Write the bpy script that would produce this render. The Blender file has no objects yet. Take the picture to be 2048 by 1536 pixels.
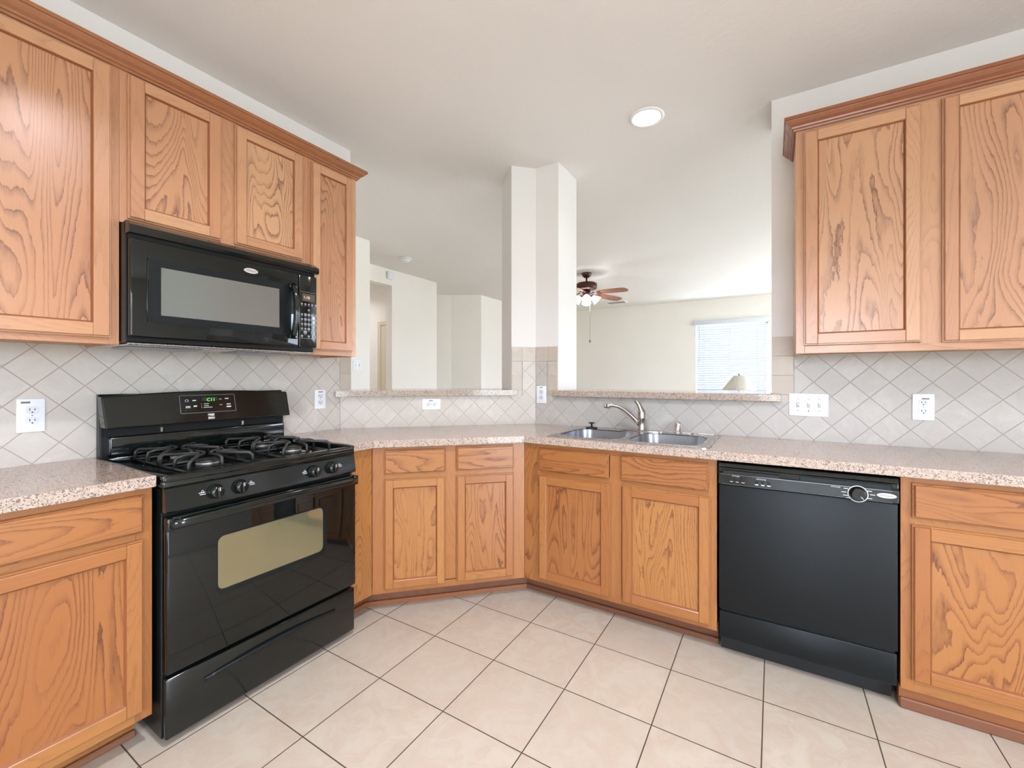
import bpy, bmesh, math, random
from mathutils import Vector, Matrix
from mathutils.geometry import tessellate_polygon
random.seed(7)
C = bpy.context.scene.collection
PI = math.pi
S2 = math.sqrt(2)
# ------------------------------------------------------------------ camera, world, exposure
SC = bpy.context.scene
cam = bpy.data.cameras.new('camera'); camo = bpy.data.objects.new('camera', cam); C.objects.link(camo)
camo.location = (2.392, -2.72, 1.2405)
camo.rotation_euler = (PI/2, 0, math.radians(31.35))
cam.sensor_width = 36; cam.lens = 857.9/2048*36; cam.shift_y = -12.3/2048
cam.clip_start = .02
SC.camera = camo
w = bpy.data.worlds.new('world'); SC.world = w; w.use_nodes = True
nt = w.node_tree; bgn = nt.nodes['Background']
tc = nt.nodes.new('ShaderNodeTexCoord'); sx_ = nt.nodes.new('ShaderNodeSeparateXYZ'); rp = nt.nodes.new('ShaderNodeValToRGB')
nt.links.new(tc.outputs['Generated'], sx_.inputs[0]); nt.links.new(sx_.outputs[2], rp.inputs[0]); nt.links.new(rp.outputs[0], bgn.inputs[0])
e_ = rp.color_ramp.elements; e_[0].position = -.02+.0; e_[0].color = (.40, .46, .48, 1); e_[1].position = .06; e_[1].color = (.75, .87, 1.06, 1)
bgn.inputs[1].default_value = 13.5
SC.view_settings.view_transform = 'Standard'
SC.view_settings.look = 'None'
SC.view_settings.gamma = 1
SC.view_settings.use_curve_mapping = False
SC.view_settings.exposure = 0.84
SC.cycles.use_denoising = True
SC.cycles.max_bounces = 10
SC.cycles.diffuse_bounces = 6
SC.cycles.glossy_bounces = 4
SC.cycles.transparent_max_bounces = 8
SC.cycles.sample_clamp_indirect = 6
SC.cycles.caustics_reflective = False
SC.cycles.caustics_refractive = False
H = 2.743                       # ceiling height
CAN_W = 17                      # watts of one recessed lamp
WARM = (.93, .94, 1.06)

def portal(loc, rot, sx, sy):
    l = bpy.data.lights.new('daylight_portal', 'AREA'); l.shape = 'RECTANGLE'; l.size = sx; l.size_y = sy
    l.cycles.is_portal = True
    o = bpy.data.objects.new('daylight_portal', l); C.objects.link(o); o.location = loc; o.rotation_euler = rot
# (window centre, rotation, width, height): openings listed with the walls below
portal((2.9, -5.45, 1.35), (-PI/2, 0, 0), 1.5, 1.6)
portal((5.45, -3.1, 1.1), (PI/2, 0, PI/2), 1.6, 2.1)
portal((5.45, 4.3, 1.35), (PI/2, 0, PI/2), 2.0, 2.0)
portal((1.68, 6.35, 1.55), (PI/2, 0, 0), 1.25, 1.4)
portal((4.15, 6.35, 1.35), (PI/2, 0, 0), 2.0, 2.0)
portal((-.72, -5.45, 1.3), (-PI/2, 0, 0), 1.1, 2.1)

# ------------------------------------------------------------------ materials
def lin(r, g, b):
    f = lambda c: (c/255/12.92) if c/255 <= .04045 else ((c/255+.055)/1.055)**2.4
    return (f(r), f(g), f(b), 1)
class N:
    def __init__(s, name):
        s.m = bpy.data.materials.new(name); s.m.use_nodes = True
        s.t = s.m.node_tree; s.b = s.t.nodes['Principled BSDF']
    def new(s, typ, **k):
        n = s.t.nodes.new(typ)
        for a, v in k.items(): setattr(n, a, v)
        return n
    def link(s, a, b): s.t.links.new(a, b)
    def set(s, inp, v):
        if hasattr(v, 'is_output') or isinstance(v, bpy.types.NodeSocket): s.link(v, inp)
        else: inp.default_value = v
    def math(s, op, a, b=0.0, c=None):
        n = s.new('ShaderNodeMath', operation=op); s.set(n.inputs[0], a); s.set(n.inputs[1], b)
        if c is not None: s.set(n.inputs[2], c)
        return n.outputs[0]
    def mix(s, f, a, b):
        n = s.new('ShaderNodeMix', data_type='RGBA'); s.set(n.inputs[0], f); s.set(n.inputs[6], a); s.set(n.inputs[7], b)
        return n.outputs[2]
    def ramp(s, f, stops):
        n = s.new('ShaderNodeValToRGB'); s.set(n.inputs[0], f); e = n.color_ramp.elements
        while len(e) < len(stops): e.new(.5)
        for k, (p, c) in enumerate(stops): e[k].position = p; e[k].color = c if len(c) == 4 else (*c, 1)
        return n.outputs[0]
    def noise(s, vec, scale, detail=2, rough=.5, dist=0):
        n = s.new('ShaderNodeTexNoise'); s.set(n.inputs['Vector'], vec); n.inputs['Scale'].default_value = scale
        n.inputs['Detail'].default_value = detail; n.inputs['Roughness'].default_value = rough
        n.inputs['Distortion'].default_value = dist; return n.outputs['Fac']
    def comb(s, x, y, z=0.0):
        n = s.new('ShaderNodeCombineXYZ'); s.set(n.inputs[0], x); s.set(n.inputs[1], y); s.set(n.inputs[2], z); return n.outputs[0]
    def obj(s):
        n = s.new('ShaderNodeTexCoord'); x = s.new('ShaderNodeSeparateXYZ'); s.link(n.outputs['Object'], x.inputs[0])
        return n.outputs['Object'], x.outputs
    def bump(s, h, strength=.2, dist=.002):
        n = s.new('ShaderNodeBump'); n.inputs['Strength'].default_value = strength; n.inputs['Distance'].default_value = dist
        s.link(h, n.inputs['Height']); s.link(n.outputs[0], s.b.inputs['Normal'])
    def p(s, color=None, rough=None, metal=None, spec=None, coat=None, coat_r=None):
        i = s.b.inputs
        if color is not None: s.set(i['Base Color'], color)
        if rough is not None: s.set(i['Roughness'], rough)
        if metal is not None: i['Metallic'].default_value = metal
        if spec is not None: i['Specular IOR Level'].default_value = spec
        if coat is not None: i['Coat Weight'].default_value = coat
        if coat_r is not None: i['Coat Roughness'].default_value = coat_r
        return s.m

def paint(name, col, tex=.12, scale=90):
    n = N(name); o, _ = n.obj()
    f = n.noise(o, scale, 3, .6)
    g = n.noise(o, 1.6, 2)
    c = n.mix(g, lin(*[max(0, v-3) for v in col]), lin(*[min(255, v+3) for v in col]))
    n.bump(f, tex, .003)
    return n.p(c, .75, spec=.25)
def plain(name, col, rough=.5, metal=0, spec=.5, coat=0, var=.04, scale=30):
    n = N(name); o, _ = n.obj(); c = lin(*col)
    f = n.noise(o, scale, 3)
    d = tuple(max(0, x*(1-var)) for x in c[:3])+(1,)
    r = n.math('MULTIPLY_ADD', f, .06, rough-.03 if rough > .03 else rough)
    return n.p(n.mix(f, c, d), r, metal, spec, coat)
def emit(name, col, strength):
    n = N(name); n.p(lin(*col), .5)
    n.b.inputs['Emission Color'].default_value = lin(*col); n.b.inputs['Emission Strength'].default_value = strength
    return n.m

def wood(name, base, dark, line_amt=.75, coat=.25, gloss=.32, coat_rough=.16):
    """flat-sawn oak: growth-ring contours of a field stretched along the grain, plus pores"""
    n = N(name)
    uv = n.new('ShaderNodeTexCoord'); sx = n.new('ShaderNodeSeparateXYZ'); n.link(uv.outputs['UV'], sx.inputs[0])
    at = n.new('ShaderNodeAttribute'); at.attribute_name = 'board'; sc_ = n.new('ShaderNodeSeparateColor'); n.link(at.outputs['Color'], sc_.inputs[0])
    rnd, strength, rnd2 = sc_.outputs[0], sc_.outputs[1], sc_.outputs[2]
    u, v = sx.outputs[0], sx.outputs[1]
    q = n.comb(n.math('MULTIPLY', u, 5.6), n.math('MULTIPLY', v, n.math('MULTIPLY_ADD', rnd2, .5, .75)), 0)
    f1 = n.noise(q, 1.0, 1.6, .4, .45)
    wob = n.noise(n.comb(n.math('MULTIPLY', u, 70), n.math('MULTIPLY', v, 14), 0), 1, 3, .65)
    f2 = n.math('MULTIPLY_ADD', wob, .026, f1)
    ring = n.math('FRACT', n.math('MULTIPLY', f2, n.math('MULTIPLY_ADD', rnd, 16, 24)))
    rr = n.ramp(ring, [(0, (0, 0, 0)), (.50, (.04, .04, .04)), (.80, (.55, .55, .55)), (.90, (1, 1, 1)), (.955, (.05, .05, .05))])
    pore = n.noise(n.comb(n.math('MULTIPLY', u, 560), n.math('MULTIPLY', v, 14), 0), 1, 2, .6)
    pr = n.ramp(pore, [(.40, (0, 0, 0)), (.66, (1, 1, 1))])
    dens = n.ramp(n.noise(n.comb(n.math('MULTIPLY', u, 9), n.math('MULTIPLY', v, 1.6), 3), 1, 2), [(.30, (.12, .12, .12)), (.62, (1, 1, 1))])
    k = n.math('MULTIPLY', n.math('MULTIPLY', n.math('MULTIPLY', rr, dens), line_amt), strength)
    k2 = n.math('MULTIPLY_ADD', n.math('MULTIPLY', pr, n.math('MULTIPLY_ADD', rr, .75, .25)), .34, k)
    tone = n.noise(n.comb(n.math('MULTIPLY', u, 2.6), n.math('MULTIPLY', v, .6), 9), 1, 1)
    b0 = lin(*base); b1 = lin(*[min(255, int(c*x)) for c, x in zip(base, (1.06, 1.08, 1.06))]); b2 = lin(*[int(c*x) for c, x in zip(base, (.95, .88, .83))])
    tn = n.math('MULTIPLY_ADD', rnd, .45, n.math('MULTIPLY', tone, .55))
    col = n.mix(n.ramp(tn, [(.22, (0, 0, 0)), (.78, (1, 1, 1))]), b2, b1)
    c2 = n.mix(n.math('MINIMUM', k2, 1.0), col, lin(*dark))
    n.bump(n.math('SUBTRACT', 1, k2), .14, .0006)
    return n.p(c2, n.math('MULTIPLY_ADD', k2, .12, gloss), spec=.45, coat=coat, coat_r=coat_rough)

def tile(name, mode, pitch, a0, z0, base, grout, gw, ax='xz', rough=.35, var=5, blot=None, bevel=.35):
    """mode diamond / straight; pitch = spacing of nodes"""
    n = N(name); o, s = n.obj()
    A = s['XYZ'.index(ax[0].upper())]; B = s['XYZ'.index(ax[1].upper())]
    uu = n.math('MULTIPLY', n.math('SUBTRACT', A, a0), 1/pitch); ww = n.math('MULTIPLY', n.math('SUBTRACT', B, z0), 1/pitch)
    if mode == 'diamond':
        p = n.math('ADD', uu, ww); q = n.math('SUBTRACT', uu, ww)
    else: p, q = uu, ww
    def edge(x):
        return n.math('ABSOLUTE', n.math('SUBTRACT', n.math('FRACT', x), .5))
    e = n.math('MAXIMUM', edge(p), edge(q))
    mask = n.ramp(e, [(.5-gw*1.25, (0, 0, 0)), (.5-gw*.75, (1, 1, 1))])
    wn = n.new('ShaderNodeTexWhiteNoise', noise_dimensions='2D')
    n.link(n.comb(n.math('FLOOR', p), n.math('FLOOR', q)), wn.inputs['Vector'])
    idv = wn.outputs['Value']
    off = n.new('ShaderNodeVectorMath', operation='ADD'); n.link(o, off.inputs[0])
    sc = n.new('ShaderNodeVectorMath', operation='SCALE'); n.link(wn.outputs['Color'], sc.inputs[0]); sc.inputs['Scale'].default_value = 7
    n.link(sc.outputs[0], off.inputs[1]); ov = off.outputs[0]
    m1 = n.noise(ov, 11, 5, .62, 1.2); m2 = n.noise(ov, 3.2, 2, .5)
    lo = lin(*[c-var*1.6 for c in base]); hi = lin(*[min(255, c+var*.9) for c in base])
    bl = lin(*(blot or [c-var*2 for c in base]))
    c = n.mix(idv, lo, hi)
    c = n.mix(n.ramp(m1, [(.38, (.0, .0, .0)), (.60, (.8, .8, .8)), (.78, (0, 0, 0))]), c, bl)
    c = n.mix(n.ramp(m2, [(.35, (.30, .30, .30)), (.6, (0, 0, 0))]), c, hi)
    col = n.mix(mask, c, lin(*grout))
    h = n.math('SUBTRACT', 1.0, mask)
    n.bump(n.math('MULTIPLY_ADD', m1, .06, h), .5, .0016)
    r = n.math('MULTIPLY_ADD', mask, .4, rough)
    return n.p(col, r, spec=.4)

def granite(name):
    n = N(name); o, s = n.obj()
    v1 = n.new('ShaderNodeTexVoronoi'); n.link(o, v1.inputs['Vector']); v1.inputs['Scale'].default_value = 330
    v2 = n.new('ShaderNodeTexVoronoi'); n.link(o, v2.inputs['Vector']); v2.inputs['Scale'].default_value = 150
    sp = n.new('ShaderNodeSeparateColor'); n.link(v1.outputs['Color'], sp.inputs[0])
    sq = n.new('ShaderNodeSeparateColor'); n.link(v2.outputs['Color'], sq.inputs[0])
    c = n.ramp(sp.outputs[0], [(0, lin(92, 84, 82)), (.12, lin(122, 110, 104)), (.20, lin(160, 144, 134)), (.5, lin(178, 158, 142)),
                               (.8, lin(184, 165, 149)), (1, lin(192, 176, 162))])
    c = n.mix(n.ramp(sq.outputs[1], [(.0, (.7, .7, .7)), (.045, (.7, .7, .7)), (.06, (0, 0, 0))]), c, lin(104, 94, 92))
    c = n.mix(n.ramp(n.noise(o, 40, 3), [(.5, (0, 0, 0)), (.75, (.3, .3, .3))]), c, lin(196, 164, 148))
    return n.p(c, .10, spec=.5)

M = {}
M['wall'] = paint('wall_paint', (226, 223, 219), .10, 120)
M['ceil'] = paint('ceiling_paint', (230, 226, 222), .45, 28)
M['far'] = paint('far_wall_paint', (238, 233, 225), .10, 120)
M['trim'] = plain('trim_white', (236, 236, 234), .4)
M['oak'] = wood('oak', (160, 108, 61), (92, 46, 20), .84)
M['oak_up'] = wood('oak_upper', (188, 143, 108), (112, 70, 46), .86, gloss=.34, coat=.7, coat_rough=.26)  # same oak, base colour lightened to offset weaker light on the uppers
M['oak_trim'] = wood('oak_trim', (146, 93, 62), (92, 54, 34), .4, gloss=.27)
M['oak_bead'] = wood('oak_bead', (142, 88, 54), (96, 54, 30), .3, gloss=.35)
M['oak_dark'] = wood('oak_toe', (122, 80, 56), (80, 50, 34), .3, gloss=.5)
M['under'] = wood('cabinet_underside', (190, 148, 100), (160, 112, 66), .3, gloss=.5)
M['floor'] = tile('floor_tile', 'straight', .339, 1.003, -.813, (187, 177, 161), (70, 58, 46), .0062, 'xy', .28, 3, (178, 160, 142))
M['granite'] = granite('speckled_stone')
M['black'] = plain('black_enamel', (11, 16, 14), .10, spec=.6)
M['black_soft'] = plain('black_textured', (13, 19, 21), .34, spec=.32)
M['black_door'] = plain('black_appliance_door', (12, 17, 19), .46, spec=.32)
M['black_matte'] = plain('black_matte', (16, 16, 16), .6)
M['cast'] = plain('cast_iron', (38, 38, 36), .45, scale=200, var=.2)
M['dark_gap'] = plain('dark_gap', (7, 7, 7), .8)
M['glass_black'] = plain('black_glass', (8, 13, 11), .035, spec=.5)
M['glass_oven'] = plain('gold_tint_glass', (146, 140, 108), .05, metal=.7)
M['glass_mw'] = plain('screened_glass', (132, 136, 132), .16, metal=.55)
M['steel'] = plain('brushed_steel', (196, 192, 188), .27, metal=1, scale=150, var=.08)
M['steel_in'] = plain('bowl_steel', (172, 172, 176), .30, metal=1, scale=150, var=.08)
M['nickel'] = plain('brushed_nickel', (186, 178, 170), .22, metal=1)
M['chrome'] = plain('chrome', (225, 225, 228), .05, metal=1)
M['white'] = plain('white_plastic', (232, 234, 238), .30)
M['white_dim'] = plain('white_plastic_face', (214, 217, 220), .35)
M['slot'] = plain('outlet_slot', (28, 26, 26), .6)
M['sticker'] = plain('grey_sticker', (108, 108, 114), .5)
M['screw'] = plain('screw_head', (165, 165, 168), .4, metal=.4)
M['print'] = plain('white_print', (205, 208, 210), .5)
M['key'] = plain('grey_key', (128, 132, 138), .5)
M['print_dim'] = plain('grey_print', (120, 124, 126), .5)
M['logo'] = plain('silver_badge', (214, 214, 212), .22, metal=.5)
M['ink'] = plain('dark_ink', (70, 70, 76), .5)
M['rubber'] = plain('black_rubber', (24, 22, 22), .6)
M['display'] = emit('green_digits', (90, 225, 60), .55)
M['display_mw'] = emit('amber_digits', (190, 170, 140), .5)
M['lens'] = plain('display_window', (34, 34, 28), .15)
M['lens_mw'] = plain('display_window_grey', (74, 66, 58), .3)
M['bulb'] = emit('lamp_glow', (255, 232, 206), 8)
M['bronze'] = plain('oiled_bronze', (74, 44, 34), .35, metal=.5)
M['blade'] = wood('fan_blade_wood', (150, 98, 68), (96, 56, 38), .4, gloss=.35)
M['shade_glow'] = emit('frosted_shade', (255, 238, 212), .95)
M['linen'] = plain('linen_shade', (206, 200, 186), .8)
M['brass'] = plain('aged_brass', (150, 140, 120), .35, metal=.7)
M['table'] = plain('painted_table', (120, 92, 68), .5)
M['blind'] = plain('blind_white', (212, 216, 224), .5)
M['cream'] = plain('cream_door', (214, 204, 178), .5)
M['burner'] = plain('burner_alloy', (150, 146, 140), .4, metal=.7)
g = N('window_glass'); g.t.nodes.remove(g.b)
tr = g.new('ShaderNodeBsdfTransparent'); gl = g.new('ShaderNodeBsdfGlossy'); gl.inputs['Roughness'].default_value = .02
mx = g.new('ShaderNodeMixShader'); mx.inputs[0].default_value = .06
g.link(tr.outputs[0], mx.inputs[1]); g.link(gl.outputs[0], mx.inputs[2]); g.link(mx.outputs[0], g.t.nodes['Material Output'].inputs[0])
M['glass'] = g.m
g = N('blind_slat'); g.t.nodes.remove(g.b)
df = g.new('ShaderNodeBsdfDiffuse'); df.inputs[0].default_value = lin(205, 210, 218); tl = g.new('ShaderNodeBsdfTranslucent'); tl.inputs[0].default_value = lin(225, 235, 250)
mx = g.new('ShaderNodeMixShader'); mx.inputs[0].default_value = .03
g.link(df.outputs[0], mx.inputs[1]); g.link(tl.outputs[0], mx.inputs[2]); g.link(mx.outputs[0], g.t.nodes['Material Output'].inputs[0])
M['slat'] = g.m

# ------------------------------------------------------------------ mesh helpers
class Frame:                     # local axes: a along the wall, b into the wall, z up
    def __init__(s, ox, oy, rz): s.o = Vector((ox, oy, 0)); s.rz = rz; s.m = Matrix.Translation(s.o) @ Matrix.Rotation(rz, 4, 'Z')
FL = Frame(0, 0, PI/2)           # range wall:   a = world y, front of things at b < 0
FS = Frame(0, 0, 0)              # sink wall:    a = world x
FD = Frame(0, -.935, PI/4)       # diagonal wall: a = distance along it
class MB:
    def __init__(s):
        s.bm = bmesh.new(); s.uv = s.bm.loops.layers.uv.new('UVMap'); s.bc = s.bm.loops.layers.color.new('board')
    def _uv(s, faces, grain):
        ou, ov = random.uniform(0, 40), random.uniform(0, 40)
        g = 'abz'.index(grain)
        cs_ = [v.co for f in faces for v in f.verts]; ex = sorted([max(c[i] for c in cs_)-min(c[i] for c in cs_) for i in range(3) if i != g])
        col = (random.random(), 1.0 if ex[-1] > .10 else random.uniform(.25, .6), random.random(), 1)
        for f in faces:
            for l in f.loops: l[s.bc] = col
        for f in faces:
            n = f.normal; d = max(range(3), key=lambda i: abs(n[i]))
            oth = [i for i in range(3) if i != g and i != d]
            c = oth[0]
            for l in f.loops:
                co = l.vert.co
                if d == g: l[s.uv].uv = (co[oth[0]]+ou, co[oth[-1]]+ov)
                else: l[s.uv].uv = (co[c]+ou, co[g]+ov)
    def box(s, a0, a1, b0, b1, z0, z1, bev=0, grain='z', seg=1, smooth=False):
        vs = [s.bm.verts.new((a, b, z)) for a in sorted((a0, a1)) for b in sorted((b0, b1)) for z in sorted((z0, z1))]
        idx = [(0, 1, 3, 2), (4, 6, 7, 5), (0, 4, 5, 1), (2, 3, 7, 6), (0, 2, 6, 4), (1, 5, 7, 3)]
        fs = [s.bm.faces.new([vs[i] for i in q]) for q in idx]
        for f in fs: f.normal_update()
        if bev > 0:
            es = list({e for f in fs for e in f.edges})
            r = bmesh.ops.bevel(s.bm, geom=es, offset=bev, segments=seg, affect='EDGES', profile=.5)
            fs = list({f for v in {v for v in r['verts']} for f in v.link_faces} | {f for f in fs if f.is_valid})
            for f in fs: f.normal_update()
            if smooth or seg > 1:
                for f in fs: f.smooth = True
        s._uv(fs, grain); return fs
    def poly(s, loops, z0, z1, plane='ab', grain='a'):
        """extrude a 2-D polygon (list of loops, holes after the first). plane ab: z is height; az: z0,z1 are b"""
        mk = (lambda p, t: (p[0], p[1], t)) if plane == 'ab' else (lambda p, t: (p[0], t, p[1])) if plane == 'az' else (lambda p, t: (t, p[0], p[1]))
        pts = [p for lp in loops for p in lp]
        tri = tessellate_polygon([[Vector((p[0], p[1], 0)) for p in lp] for lp in loops])
        lo = [s.bm.verts.new(mk(p, z0)) for p in pts]; hi = [s.bm.verts.new(mk(p, z1)) for p in pts]
        fs = []
        for t in tri:
            for vv in (lo, hi):
                try: fs.append(s.bm.faces.new([vv[i] for i in t]))
                except ValueError: pass
        k = 0
        for lp in loops:
            m = len(lp)
            for i in range(m):
                a, b = k+i, k+(i+1) % m
                fs.append(s.bm.faces.new((lo[a], lo[b], hi[b], hi[a])))
            k += m
        bmesh.ops.recalc_face_normals(s.bm, faces=fs)
        s._uv(fs, grain); return fs
    def lathe(s, prof, c=(0, 0, 0), seg=32, axis='z', smooth=True, cap=True):
        """prof: (radius, height) list"""
        rings = []
        for r, h in prof:
            ring = []
            for i in range(seg):
                t = 2*PI*i/seg; x, y = r*math.cos(t), r*math.sin(t)
                p = (x, y, h) if axis == 'z' else (x, -h, y) if axis == 'b' else (h, x, y)
                ring.append(s.bm.verts.new((p[0]+c[0], p[1]+c[1], p[2]+c[2])))
            rings.append(ring)
        fs = []
        for A, B in zip(rings, rings[1:]):
            for i in range(seg):
                f = s.bm.faces.new((A[i], A[(i+1) % seg], B[(i+1) % seg], B[i])); f.smooth = smooth; fs.append(f)
        if cap:
            fs.append(s.bm.faces.new(rings[0])); fs.append(s.bm.faces.new(rings[-1]))
        bmesh.ops.recalc_face_normals(s.bm, faces=fs); s._uv(fs, 'z'); return fs
    def tube(s, pts, rad, seg=12, flat=1.0, cap=True):
        pts = [Vector(p) for p in pts]; n = len(pts)
        rad = rad if isinstance(rad, (list, tuple)) else [rad]*n
        t0 = (pts[1]-pts[0]).normalized(); up = Vector((0, 0, 1)) if abs(t0.z) < .9 else Vector((1, 0, 0))
        x = t0.cross(up).normalized(); rings = []
        for i, p in enumerate(pts):
            t = (pts[min(i+1, n-1)]-pts[max(i-1, 0)]).normalized()
            x = (x - t*x.dot(t)).normalized(); y = t.cross(x)
            rings.append([s.bm.verts.new(p + x*math.cos(2*PI*k/seg)*rad[i] + y*math.sin(2*PI*k/seg)*rad[i]*flat) for k in range(seg)])
        fs = []
        for A, B in zip(rings, rings[1:]):
            for i in range(seg):
                f = s.bm.faces.new((A[i], A[(i+1) % seg], B[(i+1) % seg], B[i])); f.smooth = True; fs.append(f)
        if cap:
            fs.append(s.bm.faces.new(rings[0])); fs.append(s.bm.faces.new(rings[-1]))
        bmesh.ops.recalc_face_normals(s.bm, faces=fs); s._uv(fs, 'z'); return fs
    def sweep(s, path, prof, grain='a', closed=False):
        """mitred sweep of a (out, z) profile along a plan path; out is to the right of travel"""
        n = len(path); rings = []
        for i, p in enumerate(path):
            p = Vector(p)
            d0 = (p-Vector(path[i-1])).normalized() if i else None
            d1 = (Vector(path[i+1])-p).normalized() if i < n-1 else None
            if d0 is None: d0 = d1
            if d1 is None: d1 = d0
            n0 = Vector((d0.y, -d0.x)); n1 = Vector((d1.y, -d1.x)); m = (n0+n1).normalized(); k = 1/max(.3, m.dot(n0))
            rings.append([s.bm.verts.new((p.x+m.x*o*k, p.y+m.y*o*k, z)) for o, z in prof])
        m = len(prof)
        for i in range(n-1):
            A, B = rings[i], rings[i+1]; fs = []
            for j in range(m):
                fs.append(s.bm.faces.new((A[j], A[(j+1) % m], B[(j+1) % m], B[j])))
            for f in fs: f.normal_update()
            g = 'a' if abs(path[i+1][0]-path[i][0]) > abs(path[i+1][1]-path[i][1]) else 'b'
            s._uv(fs, g)
        fs = [s.bm.faces.new(rings[0]), s.bm.faces.new(rings[-1])]
        bmesh.ops.recalc_face_normals(s.bm, faces=s.bm.faces[:])
    def text(s, txt, size, at, facing='b', depth=.0004, font_scale=1.0):
        """raised lettering centred at (a,b,z), read from the -b side"""
        cu = bpy.data.curves.new('lettering', 'FONT'); cu.body = txt; cu.size = size; cu.align_x = 'CENTER'; cu.align_y = 'CENTER'; cu.extrude = depth
        cu.resolution_u = 2
        o = bpy.data.objects.new('lettering', cu); C.objects.link(o)
        dg = bpy.context.evaluated_depsgraph_get(); me = bpy.data.meshes.new_from_object(o.evaluated_get(dg))
        mat = Matrix.Translation(at) @ (Matrix.Rotation(PI/2, 4, 'X') if facing == 'b' else Matrix.Identity(4)) @ Matrix.Diagonal((font_scale, 1, 1, 1))
        me.transform(mat); s.bm.from_mesh(me)
        bpy.data.objects.remove(o); bpy.data.curves.remove(cu); bpy.data.meshes.remove(me)
    def ellipse(s, a, z, ra, rz, b0, b1, seg=36):
        return s.poly([[(a+ra*math.cos(2*PI*i/seg), z+rz*math.sin(2*PI*i/seg)) for i in range(seg)]], b0, b1, 'az')
    def ring(s, a, z, ra, rz, wd, b0, b1, seg=36):
        o = [(a+ra*math.cos(2*PI*i/seg), z+rz*math.sin(2*PI*i/seg)) for i in range(seg)]
        i_ = [(a+(ra-wd)*math.cos(2*PI*i/seg), z+(rz-wd)*math.sin(2*PI*i/seg)) for i in range(seg)]
        return s.poly([o, i_], b0, b1, 'az')
def rrect(a0, a1, z0, z1, r, seg=5):
    out = []
    for cx, cz, t0 in ((a1-r, z1-r, 0), (a0+r, z1-r, 90), (a0+r, z0+r, 180), (a1-r, z0+r, 270)):
        for k in range(seg+1):
            t = math.radians(t0+90*k/seg); out.append((cx+r*math.cos(t), cz+r*math.sin(t)))
    return out
def tag(o, label=None, cat=None, group=None, kind=None):
    if label: o['label'] = label
    if cat: o['category'] = cat
    if group: o['group'] = group
    if kind: o['kind'] = kind
    return o
ORG = {}
def thing(name, frame, org, label, cat, group=None):
    o = bpy.data.objects.new(name, None); C.objects.link(o); o.empty_display_size = .05
    o.matrix_world = frame.m @ Matrix.Translation(org); ORG[o] = Vector(org)
    return tag(o, label, cat, group)
def part(name, mb, mat, parent, label=None):
    me = bpy.data.meshes.new(name); org = ORG[parent]
    for v in mb.bm.verts: v.co -= org
    mb.bm.to_mesh(me); mb.bm.free(); me.materials.append(M[mat] if isinstance(mat, str) else mat)
    o = bpy.data.objects.new(name, me); C.objects.link(o); o.parent = parent; ORG[o] = org
    if label: o['label'] = label
    return o
def solo(name, mb, mat, frame, org, label=None, cat=None, group=None, kind=None):
    me = bpy.data.meshes.new(name); org = Vector(org)
    for v in mb.bm.verts: v.co -= org
    mb.bm.to_mesh(me); mb.bm.free(); me.materials.append(M[mat] if isinstance(mat, str) else mat)
    o = bpy.data.objects.new(name, me); C.objects.link(o); o.matrix_world = frame.m @ Matrix.Translation(org); ORG[o] = org
    return tag(o, label, cat, group, kind)
def struct(name, mb, mat, frame=FS, org=(0, 0, 0)):
    return solo(name, mb, mat, frame, org, kind='structure')
def copy_tree(o, parent=None):
    c = o.copy(); C.objects.link(c); c.parent = parent
    for ch in o.children: copy_tree(ch, c)
    return c

# ------------------------------------------------------------------ room shell
def wall(name, frame, a0, a1, b0, b1, z0=0, z1=H, holes=(), mat='wall'):
    m = MB(); m.poly([[(a0, z0), (a1, z0), (a1, z1), (a0, z1)]]+[[(h[0], h[2]), (h[0], h[3]), (h[1], h[3]), (h[1], h[2])] for h in holes], b0, b1, 'az')
    return struct(name, m, mat, frame)
def block(name, pts, z0, z1, mat='wall'):
    m = MB(); m.poly([pts], z0, z1, 'ab'); return struct(name, m, mat)
m = MB(); m.box(-4.2, 5.6, -5.6, 6.6, -.1, 0); struct('floor', m, 'floor')
m = MB(); m.box(-4.2, 5.6, -5.6, 6.6, H, H+.1); struct('ceiling', m, 'ceil')
wall('wall_left', FL, -5.4, -.85, 0, .12)
block('wall_left_half', [(0, -.935), (.808, -.127), (.582, .099), (-.12, -.603), (-.12, -.85), (0, -.85)], 0, 1.118)
block('wall_corner', [(.808, -.127), (.935, 0), (1.114, 0), (1.114, .32), (.8025, .32), (.582, .099)], 0, H)
block('wall_sink_half', [(1.114, 0), (2.384, 0), (2.384, .32), (1.114, .32)], 0, 1.112)
block('wall_sink', [(2.384, 0), (5.4, 0), (5.4, .32), (2.384, .32)], 0, H)
wall('wall_behind', FS, -1.385, 5.4, -5.6, -5.4, holes=[(2.15, 3.65, .55, 2.15), (-1.27, -.17, .25, 2.35)])
wall('wall_right', FL, -5.4, 6.28, -5.6, -5.4, holes=[(-3.9, -2.3, .05, 2.15), (3.3, 5.3, .35, 2.35)])
block('wall_dining', [(-2.14, -5.4), (-1.385, -5.4), (-1.385, .484), (-2.14, .484)], 0, H, 'far')
wall('wall_hall', FL, .484, 2.437, 2.14, 2.26, holes=[(.66, 1.509, .004, 2.525)], mat='far')
block('wall_alcove', [(-2.26, 2.437), (-2.9, 2.437), (-2.9, 3.10), (-2.60, 3.365), (-2.14, 3.645), (-2.14, 3.75), (-3.05, 3.75), (-3.05, 2.33), (-2.26, 2.33)], 0, H, 'far')
wall('wall_living', FL, 3.75, 6.28, 2.14, 2.26, mat='far')
wall('wall_far', FS, -2.26, 5.4, 6.28, 6.45, holes=[(1.106, 2.30, .90, 2.27), (3.15, 5.15, .35, 2.35)], mat='far')
wall('wall_passage', FS, -3.9, -2.26, 1.85, 1.95, mat='far')
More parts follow.
